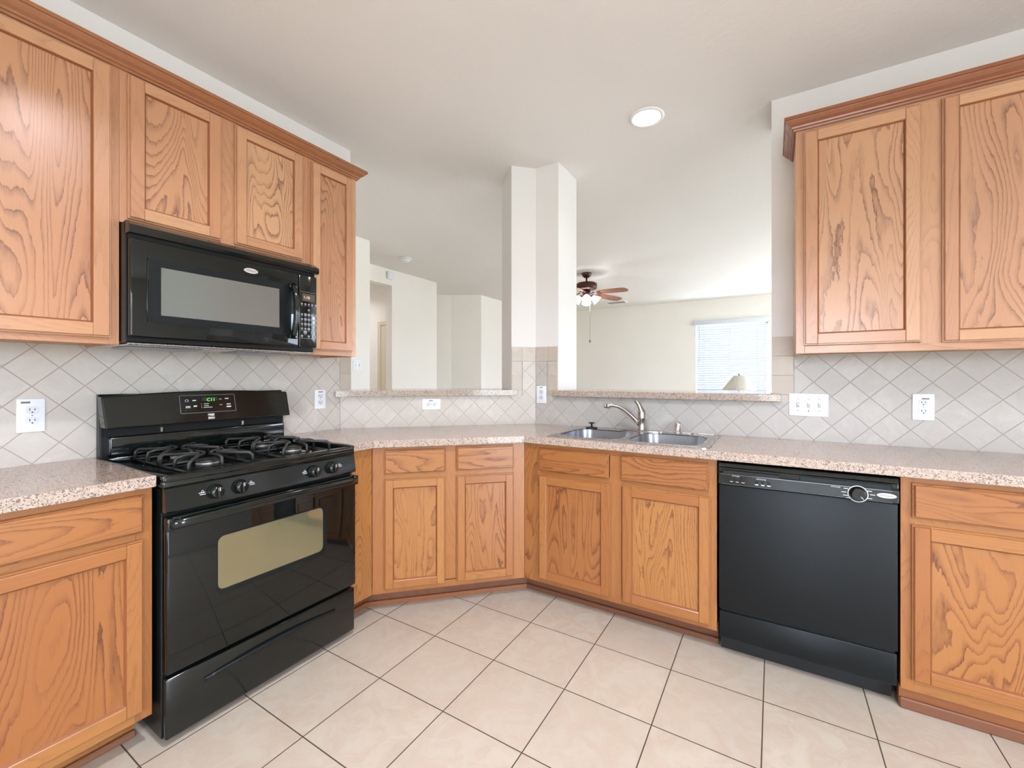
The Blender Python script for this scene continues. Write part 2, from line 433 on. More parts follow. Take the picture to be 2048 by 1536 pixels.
block('wall_passage_side', [(-3.9, .3), (-3.8, .3), (-3.8, 1.85), (-3.9, 1.85)], 0, H, 'far')
block('wall_passage_near', [(-3.8, .3), (-2.26, .3), (-2.26, .40), (-3.8, .40)], 0, H, 'far')
# window casings + glass of the far window, simple sashes for the others
def window(name, frame, a0, a1, z0, z1, bi, bo, mull=1, glass=True):
    m = MB(); t = .035
    for (p, q, r, s_) in ((a0, a0+t, z0, z1), (a1-t, a1, z0, z1), (a0, a1, z1-t, z1), (a0, a1, z0, z0+t)):
        m.box(p, q, bi, bo, r, s_)
    for k in range(1, mull+1):
        z = z0+(z1-z0)*k/(mull+1); m.box(a0, a1, bi+.01, bo-.01, z-.015, z+.015)
    w_ = struct(name, m, 'trim', frame)
    if glass:
        g_ = MB(); g_.box(a0+t, a1-t, (bi+bo)/2-.002, (bi+bo)/2+.002, z0+t, z1-t); part('pane', g_, 'glass', w_)
    return w_
window('window_1', FS, 1.106, 2.30, .90, 2.27, 6.36, 6.42)
window('added_window_2', FS, 3.15, 5.15, .35, 2.35, 6.36, 6.42)  # unseen window, added to brighten the living room
window('window_3', FL, 3.3, 5.3, .35, 2.35, -5.56, -5.50)
window('window_4', FS, 2.15, 3.65, .55, 2.15, -5.56, -5.50)
window('added_window_5', FS, -1.27, -.17, .25, 2.35, -5.56, -5.50)  # unseen window, added and sized to light the dining space
window('window_6', FL, -3.9, -2.3, .05, 2.15, -5.56, -5.50, 0)
# door at the end of the passage
m = MB()
m.box(-2.80, -2.73, 1.83, 1.85, 0, 2.10, .004); m.box(-2.73, -2.26, 1.83, 1.85, 2.04, 2.10, .004)
d1 = struct('door_1', m, 'cream')
m = MB(); m.box(-2.73, -2.27, 1.838, 1.85, 0.005, 2.035, .002)
m.box(-2.68, -2.60, 1.834, 1.84, .2, 1.94, .003); part('door_leaf', m, 'cream', d1)

# ------------------------------------------------------------------ backsplash (tile, 8 mm thick)
PIT = .146
M['ts_l'] = tile('diamond_tile_range_wall', 'diamond', PIT, -2.208, 1.281, (199, 192, 183), (170, 158, 145), .017)
M['ts_d'] = tile('diamond_tile_diagonal_wall', 'diamond', PIT, .146, .925, (200, 191, 180), (180, 168, 154), .017)
M['ts_s'] = tile('diamond_tile_sink_wall', 'diamond', .1505, 2.42, .918, (189, 184, 177), (168, 159, 149), .017)
BT = (192, 180, 166)
M['tb_l'] = tile('border_tile_a', 'straight', .1035, -.938, 1.165, BT, (176, 164, 150), .02)
M['tb_d'] = tile('border_tile_b', 'straight', .1035, 1.1165, 1.357, BT, (196, 184, 170), .02)
M['tb_s'] = tile('border_tile_c', 'straight', .1035, 2.3835, 1.357, BT, (176, 166, 154), .02)
Z0 = .914
def splash(name, frame, loops, org, mat, label, border=None, b0=-.008):
    m = MB()
    for lp in loops: m.poly([lp], b0, -.0004, 'az')
    o = solo(name, m, mat, frame, (0, 0, 0), label, 'backsplash')
    if border:
        m = MB()
        for lp in border[1]: m.poly([lp], b0, 0, 'az')
        part('border_tiles', m, border[0], o)
    return o
R_ = lambda a0, a1, z0, z1: [(a0, z0), (a1, z0), (a1, z1), (a0, z1)]
splash('backsplash', FL, [R_(-3.3, -.938, Z0, 1.40)], None, 'ts_l', 'beige diamond-laid tile backsplash behind the black range',
       ('tb_l', [R_(-.936, -.852, 1.166, 1.385)]))
splash('backsplash', FD, [R_(0.006, 1.318, Z0, 1.118), R_(1.222, 1.318, 1.118, 1.357)], None, 'ts_d',
       'beige diamond-laid tile backsplash on the angled corner wall under the left ledge', ('tb_d', [R_(1.145, 1.220, 1.118, 1.357), R_(1.145, 1.318, 1.359, 1.46)]))
splash('backsplash', FS, [R_(.940, 3.9, Z0, 1.112), R_(.940, 1.030, 1.112, 1.357), R_(2.486, 3.9, 1.112, 1.40)], None, 'ts_s',
       'beige diamond-laid tile backsplash behind the sink and under the right wall cabinet',
       ('tb_s', [R_(1.032, 1.112, 1.112, 1.357), R_(.940, 1.112, 1.359, 1.46)]))
m = MB(); m.poly([R_(2.386, 2.484, 1.112, 1.46)], -.008, 0, 'az')
part('border_tiles', m, 'tb_s', bpy.data.objects['backsplash.002'])

# ------------------------------------------------------------------ cabinets
def door(a0, a1, z0, z1, bf, parent, mat, rail=.05, panel_mat=None, thick=.019):
    """bf = b of the face frame front; door stands proud of it"""
    m = MB(); b = bf-.0005; f = b-thick; e = .006
    # stepped outer edge: wider back layer, inset front layer
    m.box(a0, a0+rail, b, b-.010, z0, z1, .0015); m.box(a1-rail, a1, b, b-.010, z0, z1, .0015)
    m.box(a0+rail, a1-rail, b, b-.010, z0, z0+rail, .0008, 'a'); m.box(a0+rail, a1-rail, b, b-.010, z1-rail, z1, .0008, 'a')
    r = rail
    m.box(a0+e, a0+r, b-.009, f, z0+e, z1-e, .0025); m.box(a1-r, a1-e, b-.009, f, z0+e, z1-e, .0025)
    m.box(a0+r, a1-r, b-.009, f, z0+e, z0+r, .0018, 'a'); m.box(a0+r, a1-r, b-.009, f, z1-r, z1-e, .0018, 'a')
    d = part('door', m, mat, parent)
    p = MB(); p.box(a0+r-.004, a1-r+.004, b-.004, f+.0105, z0+r-.004, z1-r+.004)
    part('door_panel', p, panel_mat or mat, d)
    # sloped bead round the panel
    q = MB(); w_ = .0055
    A0, A1, B0, B1 = a0+r, a1-r, z0+r, z1-r; fo = f+.002; fi = f+.0105
    o = [(A0, B0), (A1, B0), (A1, B1), (A0, B1)]; i_ = [(A0+w_, B0+w_), (A1-w_, B0+w_), (A1-w_, B1-w_), (A0+w_, B1-w_)]
    vo = [q.bm.verts.new((x, fo, z)) for x, z in o]; vi = [q.bm.verts.new((x, fi-.0002, z)) for x, z in i_]
    for k in range(4):
        fc = q.bm.faces.new((vo[k], vo[(k+1) % 4], vi[(k+1) % 4], vi[k])); fc.normal_update(); q._uv([fc], 'a' if k % 2 == 0 else 'z')
    bmesh.ops.recalc_face_normals(q.bm, faces=q.bm.faces[:])
    for fc in q.bm.faces:
        if fc.normal.y > 0: fc.normal_flip()
    part('panel_bead', q, 'oak_bead', d)
    return d
def drawer(a0, a1, z0, z1, bf, parent, mat):
    m = MB(); b = bf-.0005
    m.box(a0, a1, b, b-.010, z0, z1, .0015, 'a'); m.box(a0+.006, a1-.006, b-.009, b-.019, z0+.006, z1-.006, .003, 'a')
    return part('drawer_front', m, mat, parent)
def shoe(path, mb):             # quarter-round strip at the foot of a toe board
    mb.sweep(path, [(0, .001), (.016, .001), (.015, .012), (.010, .019), (0, .022)])

ZB, ZT = .105, .876
# --- left base cabinet
t = thing('base_cabinet', FL, (-2.7, -.3, 0), 'oak base cabinet with one drawer over one door, left of the black range', 'cabinet')
m = MB(); m.box(-3.3, -2.117, -.003, -.582, ZB, ZT-.001); part('cabinet_body', m, 'oak', t)
m = MB()
m.box(-2.160, -2.115, -.582, -.600, ZB, ZT, .001); m.box(-3.3, -2.160, -.582, -.5998, .845, ZT, .001, 'a')
m.box(-3.3, -2.160, -.582, -.5998, .70, .735, .001, 'a'); m.box(-3.3, -2.160, -.582, -.5998, ZB, .165, .001, 'a'); m.box(-2.76, -2.72, -.582, -.600, .166, .699, .001)
part('face_frame', m, 'oak', t)
drawer(-2.72, -2.140, .729, .853, -.600, t, 'oak'); door(-2.72, -2.140, .135, .705, -.600, t, 'oak', .047)
door(-3.3, -2.77, .135, .705, -.600, t, 'oak', .047)
m = MB(); m.box(-3.3, -2.13, -.48, -.497, 0, ZB, .0005, 'a'); k_ = part('toe_kick', m, 'oak', t)
m = MB(); m.box(-3.3, -2.13, -.497, -.512, 0.001, .025, .004, 'a'); part('shoe_molding', m, 'oak_dark', k_)
# --- angled corner base cabinet, with its filler strip beside the range
t = thing('base_cabinet', FD, (.66, -.3, 0), 'oak angled corner base cabinet with two drawers over two doors, right of the range', 'cabinet')
fbt = .2486; fe = 1.0737
m = MB(); m.box(fbt+.01, fe-.01, -.30, -.582, ZB, ZT-.001); part('cabinet_body', m, 'oak', t)
m = MB()
m.box(fbt, .315, -.582, -.600, ZB, ZT, .0005); m.box(1.003, fe, -.582, -.600, ZB, ZT, .0005); m.box(.628, .686, -.582, -.600, ZB+.04, .844, .0005)
for z0, z1 in ((.844, ZT), (.70, .737), (ZB, .140)): m.box(.315, 1.003, -.582, -.5996, z0, z1, .0005, 'a')
part('face_frame', m, 'oak', t)
drawer(.308, .627, .733, .860, -.600, t, 'oak'); drawer(.686, 1.009, .733, .864, -.600, t, 'oak')
door(.308, .627, .128, .707, -.600, t, 'oak', .046); door(.686, 1.009, .128, .708, -.600, t, 'oak', .047)
TA, TB = .2486-(.600-.497)*math.tan(math.radians(22.5)), 1.0737+(.600-.497)*math.tan(math.radians(22.5))
tq = math.tan(math.radians(22.5)); tl_ = lambda d: .2486-(.600-d)*tq; trr = lambda d: 1.0737+(.600-d)*tq
def mitre(e0, e1, d0, d1, z0, z1):
    q = MB(); q.poly([[(e0(d0), -d0), (e1(d0), -d0), (e1(d1), -d1), (e0(d1), -d1)]], z0, z1, 'ab'); return q
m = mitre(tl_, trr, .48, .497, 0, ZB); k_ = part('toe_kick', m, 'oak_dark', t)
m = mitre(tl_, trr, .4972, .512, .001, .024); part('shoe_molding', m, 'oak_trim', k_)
# --- filler panel between range and corner cabinet (on the range wall)
t = thing('filler_panel', FL, (-1.26, -.3, 0), 'narrow plain oak filler strip between the range and the angled cabinet', 'cabinet panel')
m = MB(); m.box(-1.325, -1.186, -.582, -.5995, ZB, ZT, .0005); part('panel', m, 'oak', t)
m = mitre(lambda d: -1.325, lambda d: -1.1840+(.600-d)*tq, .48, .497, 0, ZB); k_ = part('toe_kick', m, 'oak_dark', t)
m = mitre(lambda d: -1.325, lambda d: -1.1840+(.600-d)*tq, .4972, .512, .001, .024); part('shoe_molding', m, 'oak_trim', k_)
# --- sink base cabinet
t = thing('base_cabinet', FS, (1.7, -.3, 0), 'oak sink base cabinet with two false drawers over two doors, below the steel sink', 'cabinet')
m = MB(); m.box(1.20, 2.172, -.02, -.582, ZB, .70); part('cabinet_body', m, 'oak', t)
m = MB()
m.box(1.185, 1.287, -.582, -.600, ZB, ZT, .0005); m.box(2.140, 2.176, -.582, -.600, ZB, ZT, .0005); m.box(1.683, 1.742, -.582, -.600, ZB+.03, .846, .0005)
for z0, z1 in ((.846, ZT), (.698, .735), (ZB, .140)): m.box(1.287, 2.140, -.582, -.5996, z0, z1, .0005, 'a')
part('face_frame', m, 'oak', t)
drawer(1.281, 1.681, .727, .852, -.600, t, 'oak'); drawer(1.740, 2.143, .727, .854, -.600, t, 'oak')
door(1.281, 1.688, .129, .703, -.600, t, 'oak', .048); door(1.747, 2.152, .126, .704, -.600, t, 'oak', .049)
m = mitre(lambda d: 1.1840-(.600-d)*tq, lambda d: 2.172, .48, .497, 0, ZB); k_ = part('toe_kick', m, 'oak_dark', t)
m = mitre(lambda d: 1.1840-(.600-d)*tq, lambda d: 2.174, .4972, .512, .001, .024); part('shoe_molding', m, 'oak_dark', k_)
# --- right base cabinet
t = thing('base_cabinet', FS, (3.2, -.3, 0), 'oak base cabinet with a wide drawer over a door, right of the dishwasher', 'cabinet')
m = MB(); m.box(2.80, 3.9, -.003, -.582, ZB, ZT-.001); part('cabinet_body', m, 'oak', t)
m = MB(); m.box(2.797, 2.835, -.582, -.600, .085, ZT, .0005)
for z0, z1 in ((.846, ZT), (.698, .735), (.085, .140)): m.box(2.835, 3.9, -.582, -.5996, z0, z1, .0005, 'a')
part('face_frame', m, 'oak', t)
drawer(2.827, 3.42, .726, .854, -.600, t, 'oak'); door(2.826, 3.42, .128, .702, -.600, t, 'oak', .05)
drawer(3.45, 3.9, .726, .854, -.600, t, 'oak'); door(3.45, 3.9, .128, .702, -.600, t, 'oak', .05)
m = MB(); m.box(2.797, 3.9, -.54, -.572, 0, .085, .001, 'a'); k_ = part('toe_kick', m, 'oak_bead', t)
m = MB(); m.box(2.797, 3.9, -.5722, -.584, .001, .040, .004, 'a'); part('shoe_molding', m, 'oak_dark', k_)

# --- wall cabinets on the range wall
UZ, UT = 1.363, 2.41
def wall_cab(frame, a0, a1, z0, z1, label, doors, dep=.322, stiles=(), stub_l=.03, stub_r=.03, mat='oak_up', under=True):
    t = thing('wall_cabinet', frame, ((a0+a1)/2, -.15, z0), label, 'cabinet')
    m = MB(); m.box(a0+.0005, a1-.0005, -.003, -(dep-.018), z0+.012, z1); part('cabinet_body', m, mat, t)
    m = MB(); m.box(a0+.016, a1-.016, -.01, -(dep-.02), z0+.008, z0+.0125, 0, 'a'); part('bottom_panel', m, 'under', t)
    m = MB()
    m.box(a0, a0+.016, -.003, -(dep-.018), z0, z0+.012, 0, 'b'); m.box(a1-.016, a1, -.003, -(dep-.018), z0, z0+.012, 0, 'b')
    xs = [a0]+[s_ for s_ in stiles]+[a1]
    m.box(a0, a0+stub_l, -(dep-.018), -dep, z0, z1, .001); m.box(a1-stub_r, a1, -(dep-.018), -dep, z0, z1, .001)
    for s0, s1 in stiles: m.box(s0, s1, -(dep-.018), -dep, z0+.03, z1-.03, .0005)
    m.box(a0+stub_l, a1-stub_r, -(dep-.018), -(dep-.0004), z0, z0+.035, .001, 'a'); m.box(a0+stub_l, a1-stub_r, -(dep-.018), -(dep-.0004), z1-.035, z1, .001, 'a')
    part('face_frame', m, mat, t)
    for (p, q, r, s_, rail) in doors: door(p, q, r, s_, -dep, t, mat, rail)
    return t
wall_cab(FL, -3.3, -2.120, UZ, UT, 'tall oak wall cabinet with wide door, left of the microwave', [(-2.70, -2.144, 1.386, 2.378, .051), (-3.29, -2.73, 1.386, 2.378, .051)], stub_l=.04, stub_r=.03, stiles=[(-2.73, -2.70)])
wall_cab(FL, -2.1196, -1.3655, 1.820, UT, 'short oak wall cabinet with two doors above the black microwave',
         [(-2.098, -1.779, 1.838, 2.380, .049), (-1.724, -1.401, 1.840, 2.378, .047)], stiles=[(-1.79, -1.715)], stub_r=.04)
wall_cab(FL, -1.365, -1.065, UZ, UT, 'narrow tall oak wall cabinet with one door, right of the microwave', [(-1.351, -1.094, 1.388, 2.374, .047)])
wall_cab(FS, 2.482, 3.9, 1.353, UT, 'large oak wall cabinet with two doors on the sink wall, right of the pass-through',
         [(2.512, 2.915, 1.389, 2.372, .052), (2.975, 3.40, 1.384, 2.372, .048), (3.46, 3.88, 1.384, 2.372, .048)], stiles=[(2.91, 2.98), (3.40, 3.46)], stub_l=.034)
CP = [(.0004, 2.386), (.008, 2.386), (.010, 2.394), (.016, 2.397), (.018, 2.404), (.030, 2.413), (.040, 2.424), (.042, 2.428), (.047, 2.429), (.047, 2.443), (.0004, 2.443)]
m = MB(); m.sweep([(-3.3, -.322), (-1.065, -.322), (-1.065, -.003)], [(o, z) for o, z in CP])
solo('crown_molding', m, 'oak_trim', FL, (-2, -.3, 2.39), 'stepped oak crown molding along the top of the range-wall cabinets', 'crown molding')
m = MB(); m.sweep([(2.482, -.003), (2.482, -.322), (3.9, -.322)], CP)
solo('crown_molding', m, 'oak_trim', FS, (3, -.3, 2.39), 'stepped oak crown molding along the top of the right wall cabinet', 'crown molding')

# ------------------------------------------------------------------ worktops
def bev_obj(o, w_=.003, seg=2):
    b = o.modifiers.new('soft_edge', 'BEVEL'); b.width = w_; b.segments = seg; b.limit_method = 'ANGLE'; b.angle_limit = math.radians(50)
m = MB(); m.poly([[(-.005-.003, -3.3), (-.008+.636, -3.3), (.628, -2.112), (.010, -2.112)]], ZT, Z0, 'ab')
o = solo('countertop', m, 'granite', FS, (.3, -2.6, ZT), 'speckled pink-beige stone countertop left of the range', 'countertop'); bev_obj(o)
hole = rrect(1.325, 2.115, -.555, -.11, .03, 4)
m = MB(); m.poly([[(.009, -1.328), (.628, -1.328), (.628, -1.195), (1.195, -.628), (3.9, -.628), (3.9, -.009), (.940, -.009), (.009, -.940)], hole], ZT, Z0, 'ab')
o = solo('countertop', m, 'granite', FS, (1.5, -.4, ZT), 'long angled speckled stone countertop holding the sink, right of the range', 'countertop'); bev_obj(o)
def P(t_, off): return (t_/S2+off/S2, -.935+t_/S2-off/S2)
LZ0, LZ1 = 1.119, 1.157
m = MB(); m.poly([[P(-.017, .045), P(1.173, .045), P(1.173, .0095), P(1.1425, .0095), P(1.1425, -.42), (-.25, -.52), (-.25, -.848), (.001, -.848), (.012, -.93)]], LZ0, LZ1, 'ab')
o = solo('bar_ledge', m, 'granite', FS, (.3, -.5, LZ0), 'speckled stone bar ledge of the left pass-through, above the angled wall', 'ledge'); bev_obj(o, .004)
m = MB(); m.poly([[(1.090, -.050), (2.427, -.050), (2.427, -.0095), (2.383, -.0095), (2.383, .42), (1.115, .42), (1.115, -.0095), (1.090, -.0095)]], LZ0-.006, LZ1-.003, 'ab')
o = solo('bar_ledge', m, 'granite', FS, (1.7, 0, LZ0), 'speckled stone bar ledge of the right pass-through, behind the sink', 'ledge'); bev_obj(o, .004)

# ------------------------------------------------------------------ gas range
RA0, RA1 = -2.105, -1.336
t = thing('gas_range', FL, ((RA0+RA1)/2, -.35, 0), 'black freestanding gas range with oven window and four burners', 'stove')
m = MB(); m.box(RA0+.004, RA1-.004, -.03, -.632, .02, .868, .003); part('oven_body', m, 'black_soft', t)
for a in (RA0+.06, RA1-.06):
    for b in (-.10, -.60):
        m = MB(); m.lathe([(.018, 0), (.018, .006), (.010, .008), (.010, .022)], (a, b, 0), 14); part('leg', m, 'black_matte', t)
# cooktop: pan with raised rim
m = MB()
m.box(RA0, RA1, -.03, -.652, .868, .893, .006, seg=2)
for q in ((RA0, RA0+.022, -.03, -.652), (RA1-.022, RA1, -.03, -.652)): m.box(q[0], q[1], q[2], q[3], .890, .912, .005, seg=2)
m.box(RA0, RA1, -.610, -.655, .885, .908, .010, seg=3); m.box(RA0, RA1, -.03, -.075, .890, .912, .005, seg=2)
part('cooktop', m, 'black', t)
# sloping control panel
m = MB(); m.poly([[(-.625, .783), (-.664, .786), (-.668, .792), (-.656, .866), (-.650, .870), (-.625, .870)]], RA0+.004, RA1-.004, 'bz')
cp = part('control_panel', m, 'black', t); bev_obj(cp, .003)
def knob(a, z, parent):
    m = MB(); m.lathe([(.027, 0), (.027, .004), (.024, .007), (.0235, .010), (.020, .026), (.014, .028)], (a, -.662, z), 28, 'b')
    k = part('knob', m, 'black', parent)
    m = MB(); m.box(a-.006, a+.006, -.688, -.700, z-.021, z+.021, .003, seg=2); part('knob_grip', m, 'black', k)
    m = MB(); m.box(a-.001, a+.001, -.6995, -.7006, z+.006, z+.019); part('knob_mark', m, 'print', k)
    return k
for a in (-1.951, -1.868, -1.562, -1.472): knob(a, .829, cp)
for a, s_ in ((-1.951, -1), (-1.868, 1), (-1.562, -1), (-1.472, 1)):
    m = MB(); ac = a+s_*.043
    m.box(ac-.010, ac+.010, -.663, -.6646, .8325, .8345); m.box(ac-.006, ac+.012, -.663, -.6646, .826, .828)
    m.ring(ac-.002*s_, .838, .004, .004, .0009, -.663, -.6642, 14); part('burner_symbol', m, 'print', cp)
# oven door
m = MB(); m.box(RA0+.006, RA1-.006, -.634, -.668, .245, .772, .006, seg=2)
od = part('oven_door', m, 'glass_black', t)
m = MB()
WA0, WA1, WZ0, WZ1 = -1.945, -1.520, .452, .662
m.poly([rrect(WA0, WA1, WZ0+.016, WZ1, .022)], -.667, -.6695, 'az'); part('oven_window', m, 'glass_oven', od)
m = MB(); m.poly([rrect(WA0-.004, WA1+.020, WZ0-.006, WZ1+.005, .026), rrect(WA0, WA1, WZ0+.016, WZ1, .022)], -.667, -.6688, 'az'); part('window_trim', m, 'black_soft', od)
# full-width curved handle
pts = []
for k in range(21):
    s_ = k/20; a = RA0+.012+s_*(RA1-RA0-.024); pts.append((a, -.676-.030*math.sin(PI*s_)**.6, .748+.012*math.sin(PI*s_)))
m = MB(); m.tube(pts, [.011]*21, 14, 1.5)
for a in (RA0+.014, RA1-.014): m.box(a-.012, a+.012, -.664, -.684, .728, .772, .005, seg=2)
part('handle', m, 'black', od)
# storage drawer with a scooped grip
m = MB(); m.box(RA0+.006, RA1-.006, -.634, -.660, .024, .228, .007, seg=2)
dr = part('storage_drawer', m, 'black', t)
m = MB(); pts = [(a, -.6615-.007*math.sin(PI*(a+1.985)/.53), .168+.012*math.sin(PI*(a+1.985)/.53)) for a in [-1.985+.53*k/16 for k in range(17)]]
m.tube(pts, [.008+.005*math.sin(PI*k/16) for k in range(17)], 12, .8); part('drawer_grip', m, 'black_soft', dr)
# backguard
m = MB(); m.poly([[(-.012, .868), (-.055, .868), (-.060, .905), (-.050, 1.155), (-.035, 1.172), (-.012, 1.172)]], RA0+.002, RA1-.002, 'bz')
bg = part('backguard', m, 'black_soft', t); bev_obj(bg, .004)
m = MB(); m.box(RA0+.020, RA1-.012, -.05, -.085, .915, .998, .010, seg=3); part('vent_panel', m, 'black', bg)
m = MB(); m.box(RA0+.01, RA1-.02, -.045, -.062, .998, 1.040); part('vent_slot', m, 'dark_gap', bg)
for a in (-1.905, -1.565):
    m = MB(); m.box(a-.004, a+.004, -.06, -.082, 1.002, 1.022, .001); part('bracket', m, 'steel', bg)
# console with arched top
seg = 24; top = []; 
for k in range(seg+1):
    s_ = k/seg; top.append((RA0-.002+s_*(RA1-RA0+.002), 1.163+.016*math.sin(PI*s_)**.8))
front = [(RA1+.002, 1.035)]+[(x, z) for x, z in reversed(top)]+[(RA0+.004, 1.035)]
fr = []
m = MB()
def console_b(z): return -.115+(z-1.03)*.23
vf = [m.bm.verts.new((x, console_b(z), z)) for x, z in front]; vb = [m.bm.verts.new((x, -.04, z+.0)) for x, z in front]
f_ = [m.bm.faces.new(vf), m.bm.faces.new(list(reversed(vb)))]
for k in range(len(front)):
    j = (k+1) % len(front); f_.append(m.bm.faces.new((vf[k], vb[k], vb[j], vf[j])))
bmesh.ops.recalc_face_normals(m.bm, faces=f_)
cs = part('console', m, 'black', bg); bev_obj(cs, .005, 3)
m = MB()
def cz(a, z, da, dz, o=.0007): m.box(a-da, a+da, console_b(z)-.0002, console_b(z)-o-.0004, z-dz, z+dz)
# thin border line of the touch panel
for z in (1.159, 1.078): cz(-1.725, z, .114, .0008)
for k in range(12):
    z = 1.082+k*.0067; cz(-1.842, z, .0009, .0034); cz(-1.610, z, .0009, .0034)
part('panel_outline', m, 'print_dim', cs)
m = MB(); cz(-1.722, 1.136, .034, .013, .0006); ds = part('display', m, 'lens', cs)
m = MB(); m.text('C11', .022, (-1.716, console_b(1.136)-.0022, 1.136)); part('display_digits', m, 'display', ds)
m = MB()
m.ring(-1.815, 1.135, .007, .006, .0015, console_b(1.135)-.0001, console_b(1.135)-.0012, 18)
cz(-1.785, 1.135, .007, .0022); cz(-1.812, 1.108, .009, .0022); cz(-1.812, 1.103, .010, .0008); cz(-1.783, 1.109, .007, .003)
cz(-1.646, 1.139, .008, .0022); cz(-1.640, 1.112, .009, .0022); cz(-1.640, 1.100, .010, .003)
for z in (1.118, 1.109, 1.101): cz(-1.737+(.006 if z < 1.105 else 0), z, .010+(.008 if z < 1.105 else 0), .0012); cz(-1.757, z, .0012, .0012)
part('button_print', m, 'print', cs)
for sg, z in ((1, 1.137), (-1, 1.111)):
    m = MB()
    for s_ in (-1, 1):
        m.tube([(-1.675, console_b(z)-.001, z+.003*sg), (-1.675+.006*s_, console_b(z)-.001, z-.002*sg)], .0010, 6)
    part('arrow_print', m, 'print', cs)
# square badge, a white block split by a wave
m = MB(); z = 1.058
m.box(-1.735, -1.708, console_b(z+.006)-.0004, console_b(z+.006)-.002, z+.0015, z+.013, .001)
m.box(-1.735, -1.708, console_b(z-.006)-.0004, console_b(z-.006)-.002, z-.013, z-.0015, .001)
bd = part('badge', m, 'logo', cs)
m = MB(); m.tube([(-1.738, console_b(z)-.002, z+.006), (-1.727, console_b(z)-.002, z+.003), (-1.716, console_b(z)-.002, z-.003), (-1.705, console_b(z)-.002, z-.006)], .0016, 8); part('badge_wave', m, 'ink', bd)
# burners and grates
def burner(a, b, r, parent, alloy):
    m = MB(); m.lathe([(r*1.9, .8935), (r*1.9, .8955), (r*1.3, .8965)], (a, b, 0), 28); part('drip_ring', m, 'black', parent)
    m = MB(); m.lathe([(r, .896), (r, .908), (r*.93, .911)], (a, b, 0), 24); k = part('burner_head', m, 'burner', parent)
    m = MB(); m.lathe([(r*.98, .911), (r*1.02, .915), (r*.8, .919), (.001, .920)], (a, b, 0), 24, cap=False); part('burner_cap', m, 'cast', k)
def grate(a, b, parent):
    g_ = MB(); h = .943; w_ = .112; d_ = .118; bar = .0055
    zt, zb = h, .895
    # two feet-hoops left and right
    for s_ in (-1, 1):
        for q in (-1, 1):
            x = a+s_*w_; y = b+q*d_
            g_.tube([(x, y*1.0, zb), (x-.002*s_, y, zt-.012), (x-.012*s_, y-.004*q, zt-.002), (x-.055*s_, b+q*.052, zt), (a+s_*.022, b+q*.02, zt)], bar, 8, 1.2)
        g_.tube([(a+s_*w_, b-d_, zb+.004), (a+s_*w_, b, zb+.004), (a+s_*w_, b+d_, zb+.004)], bar*.9, 8)
    for q in (-1, 1):
        g_.tube([(a-w_, b+q*d_, zb+.004), (a, b+q*d_, zb+.004), (a+w_, b+q*d_, zb+.004)], bar*.9, 8)
        g_.tube([(a, b+q*d_, zb+.004), (a, b+q*(d_-.006), zt-.006), (a, b+q*(d_-.03), zt), (a, b+q*.030, zt)], bar, 8, 1.2)
    for s_ in (-1, 1):
        g_.tube([(a+s_*w_, b, zb+.004), (a+s_*(w_-.006), b, zt-.006), (a+s_*(w_-.03), b, zt), (a+s_*.030, b, zt)], bar, 8, 1.2)
    part('grate', g_, 'cast', parent)
for a in (-1.895, -1.545):
    for b in (-.225, -.475):
        burner(a, b, .040 if b < -.3 else .032, t, 0); grate(a, b, t)

# ------------------------------------------------------------------ over-the-range microwave
t = thing('microwave', FL, (-1.735, -.2, 1.37), 'black over-the-range microwave under the short oak cabinet', 'microwave')
MA0, MA1 = -2.117, -1.367
m = MB(); m.box(MA0, MA1, -.01, -.372, 1.372, 1.818, .003); bd = part('housing', m, 'black_soft', t)
m = MB(); m.poly([[(-.36, 1.770), (-.404, 1.768), (-.410, 1.780), (-.408, 1.798), (-.372, 1.819), (-.36, 1.819)]], MA0, MA1+.008, 'bz'); o = part('top_grille', m, 'black', t); bev_obj(o, .002)
m = MB(); m.box(MA0+.006, MA1-.004, -.37, -.385, 1.752, 1.772); part('grille_gap', m, 'dark_gap', t)
DA1 = -1.465
m = MB(); m.box(MA0+.004, DA1-.001, -.374, -.402, 1.392, 1.752, .006, seg=3); dr = part('door', m, 'glass_black', t)
m = MB(); m.poly([rrect(-2.058, -1.505, 1.447, 1.690, .012), R_(-2.021, -1.563, 1.478, 1.660)], -.4015, -.4032, 'az'); part('window_surround', m, 'black_soft', dr)
m = MB(); m.poly([R_(-2.021, -1.563, 1.478, 1.660)], -.400, -.4026, 'az'); part('window', m, 'glass_mw', dr)
m = MB(); m.tube([(-2.062, -.4035, 1.450), (-2.064, -.4045, 1.50), (-2.064, -.4045, 1.62), (-2.062, -.4035, 1.688)], .0016, 8); part('window_ridge', m, 'black', dr)
m = MB(); pts = [(-1.502+.000*k, -.408-.034*math.sin(PI*k/14)**.7, 1.437+.253*k/14) for k in range(15)]
m.tube(pts, [.012]*15, 14, 1.3); m.box(-1.516, -1.478, -.400, -.412, 1.430, 1.452, .004, seg=2); m.box(-1.516, -1.478, -.400, -.412, 1.676, 1.698, .004, seg=2)
part('handle', m, 'black', dr)
m = MB(); m.ellipse(-1.692, 1.717, .030, .0115, -.4018, -.4050); lg = part('badge', m, 'logo', dr, 'silver oval badge')
m = MB(); m.text('Whirlpool', .0105, (-1.692, -.4054, 1.717), depth=.0003); part('badge_lettering', m, 'ink', lg)
m = MB(); m.box(DA1+.001, MA1-.001, -.374, -.402, 1.392, 1.752, .005, seg=2); cpn = part('control_panel', m, 'black', t)
m = MB(); m.box(-1.448, -1.380, -.4018, -.4032, 1.622, 1.660, .0005); dsp = part('display', m, 'lens_mw', cpn)
m = MB(); m.text('1:18', .020, (-1.425, -.4037, 1.640), depth=.0003); part('display_digits', m, 'display_mw', dsp)
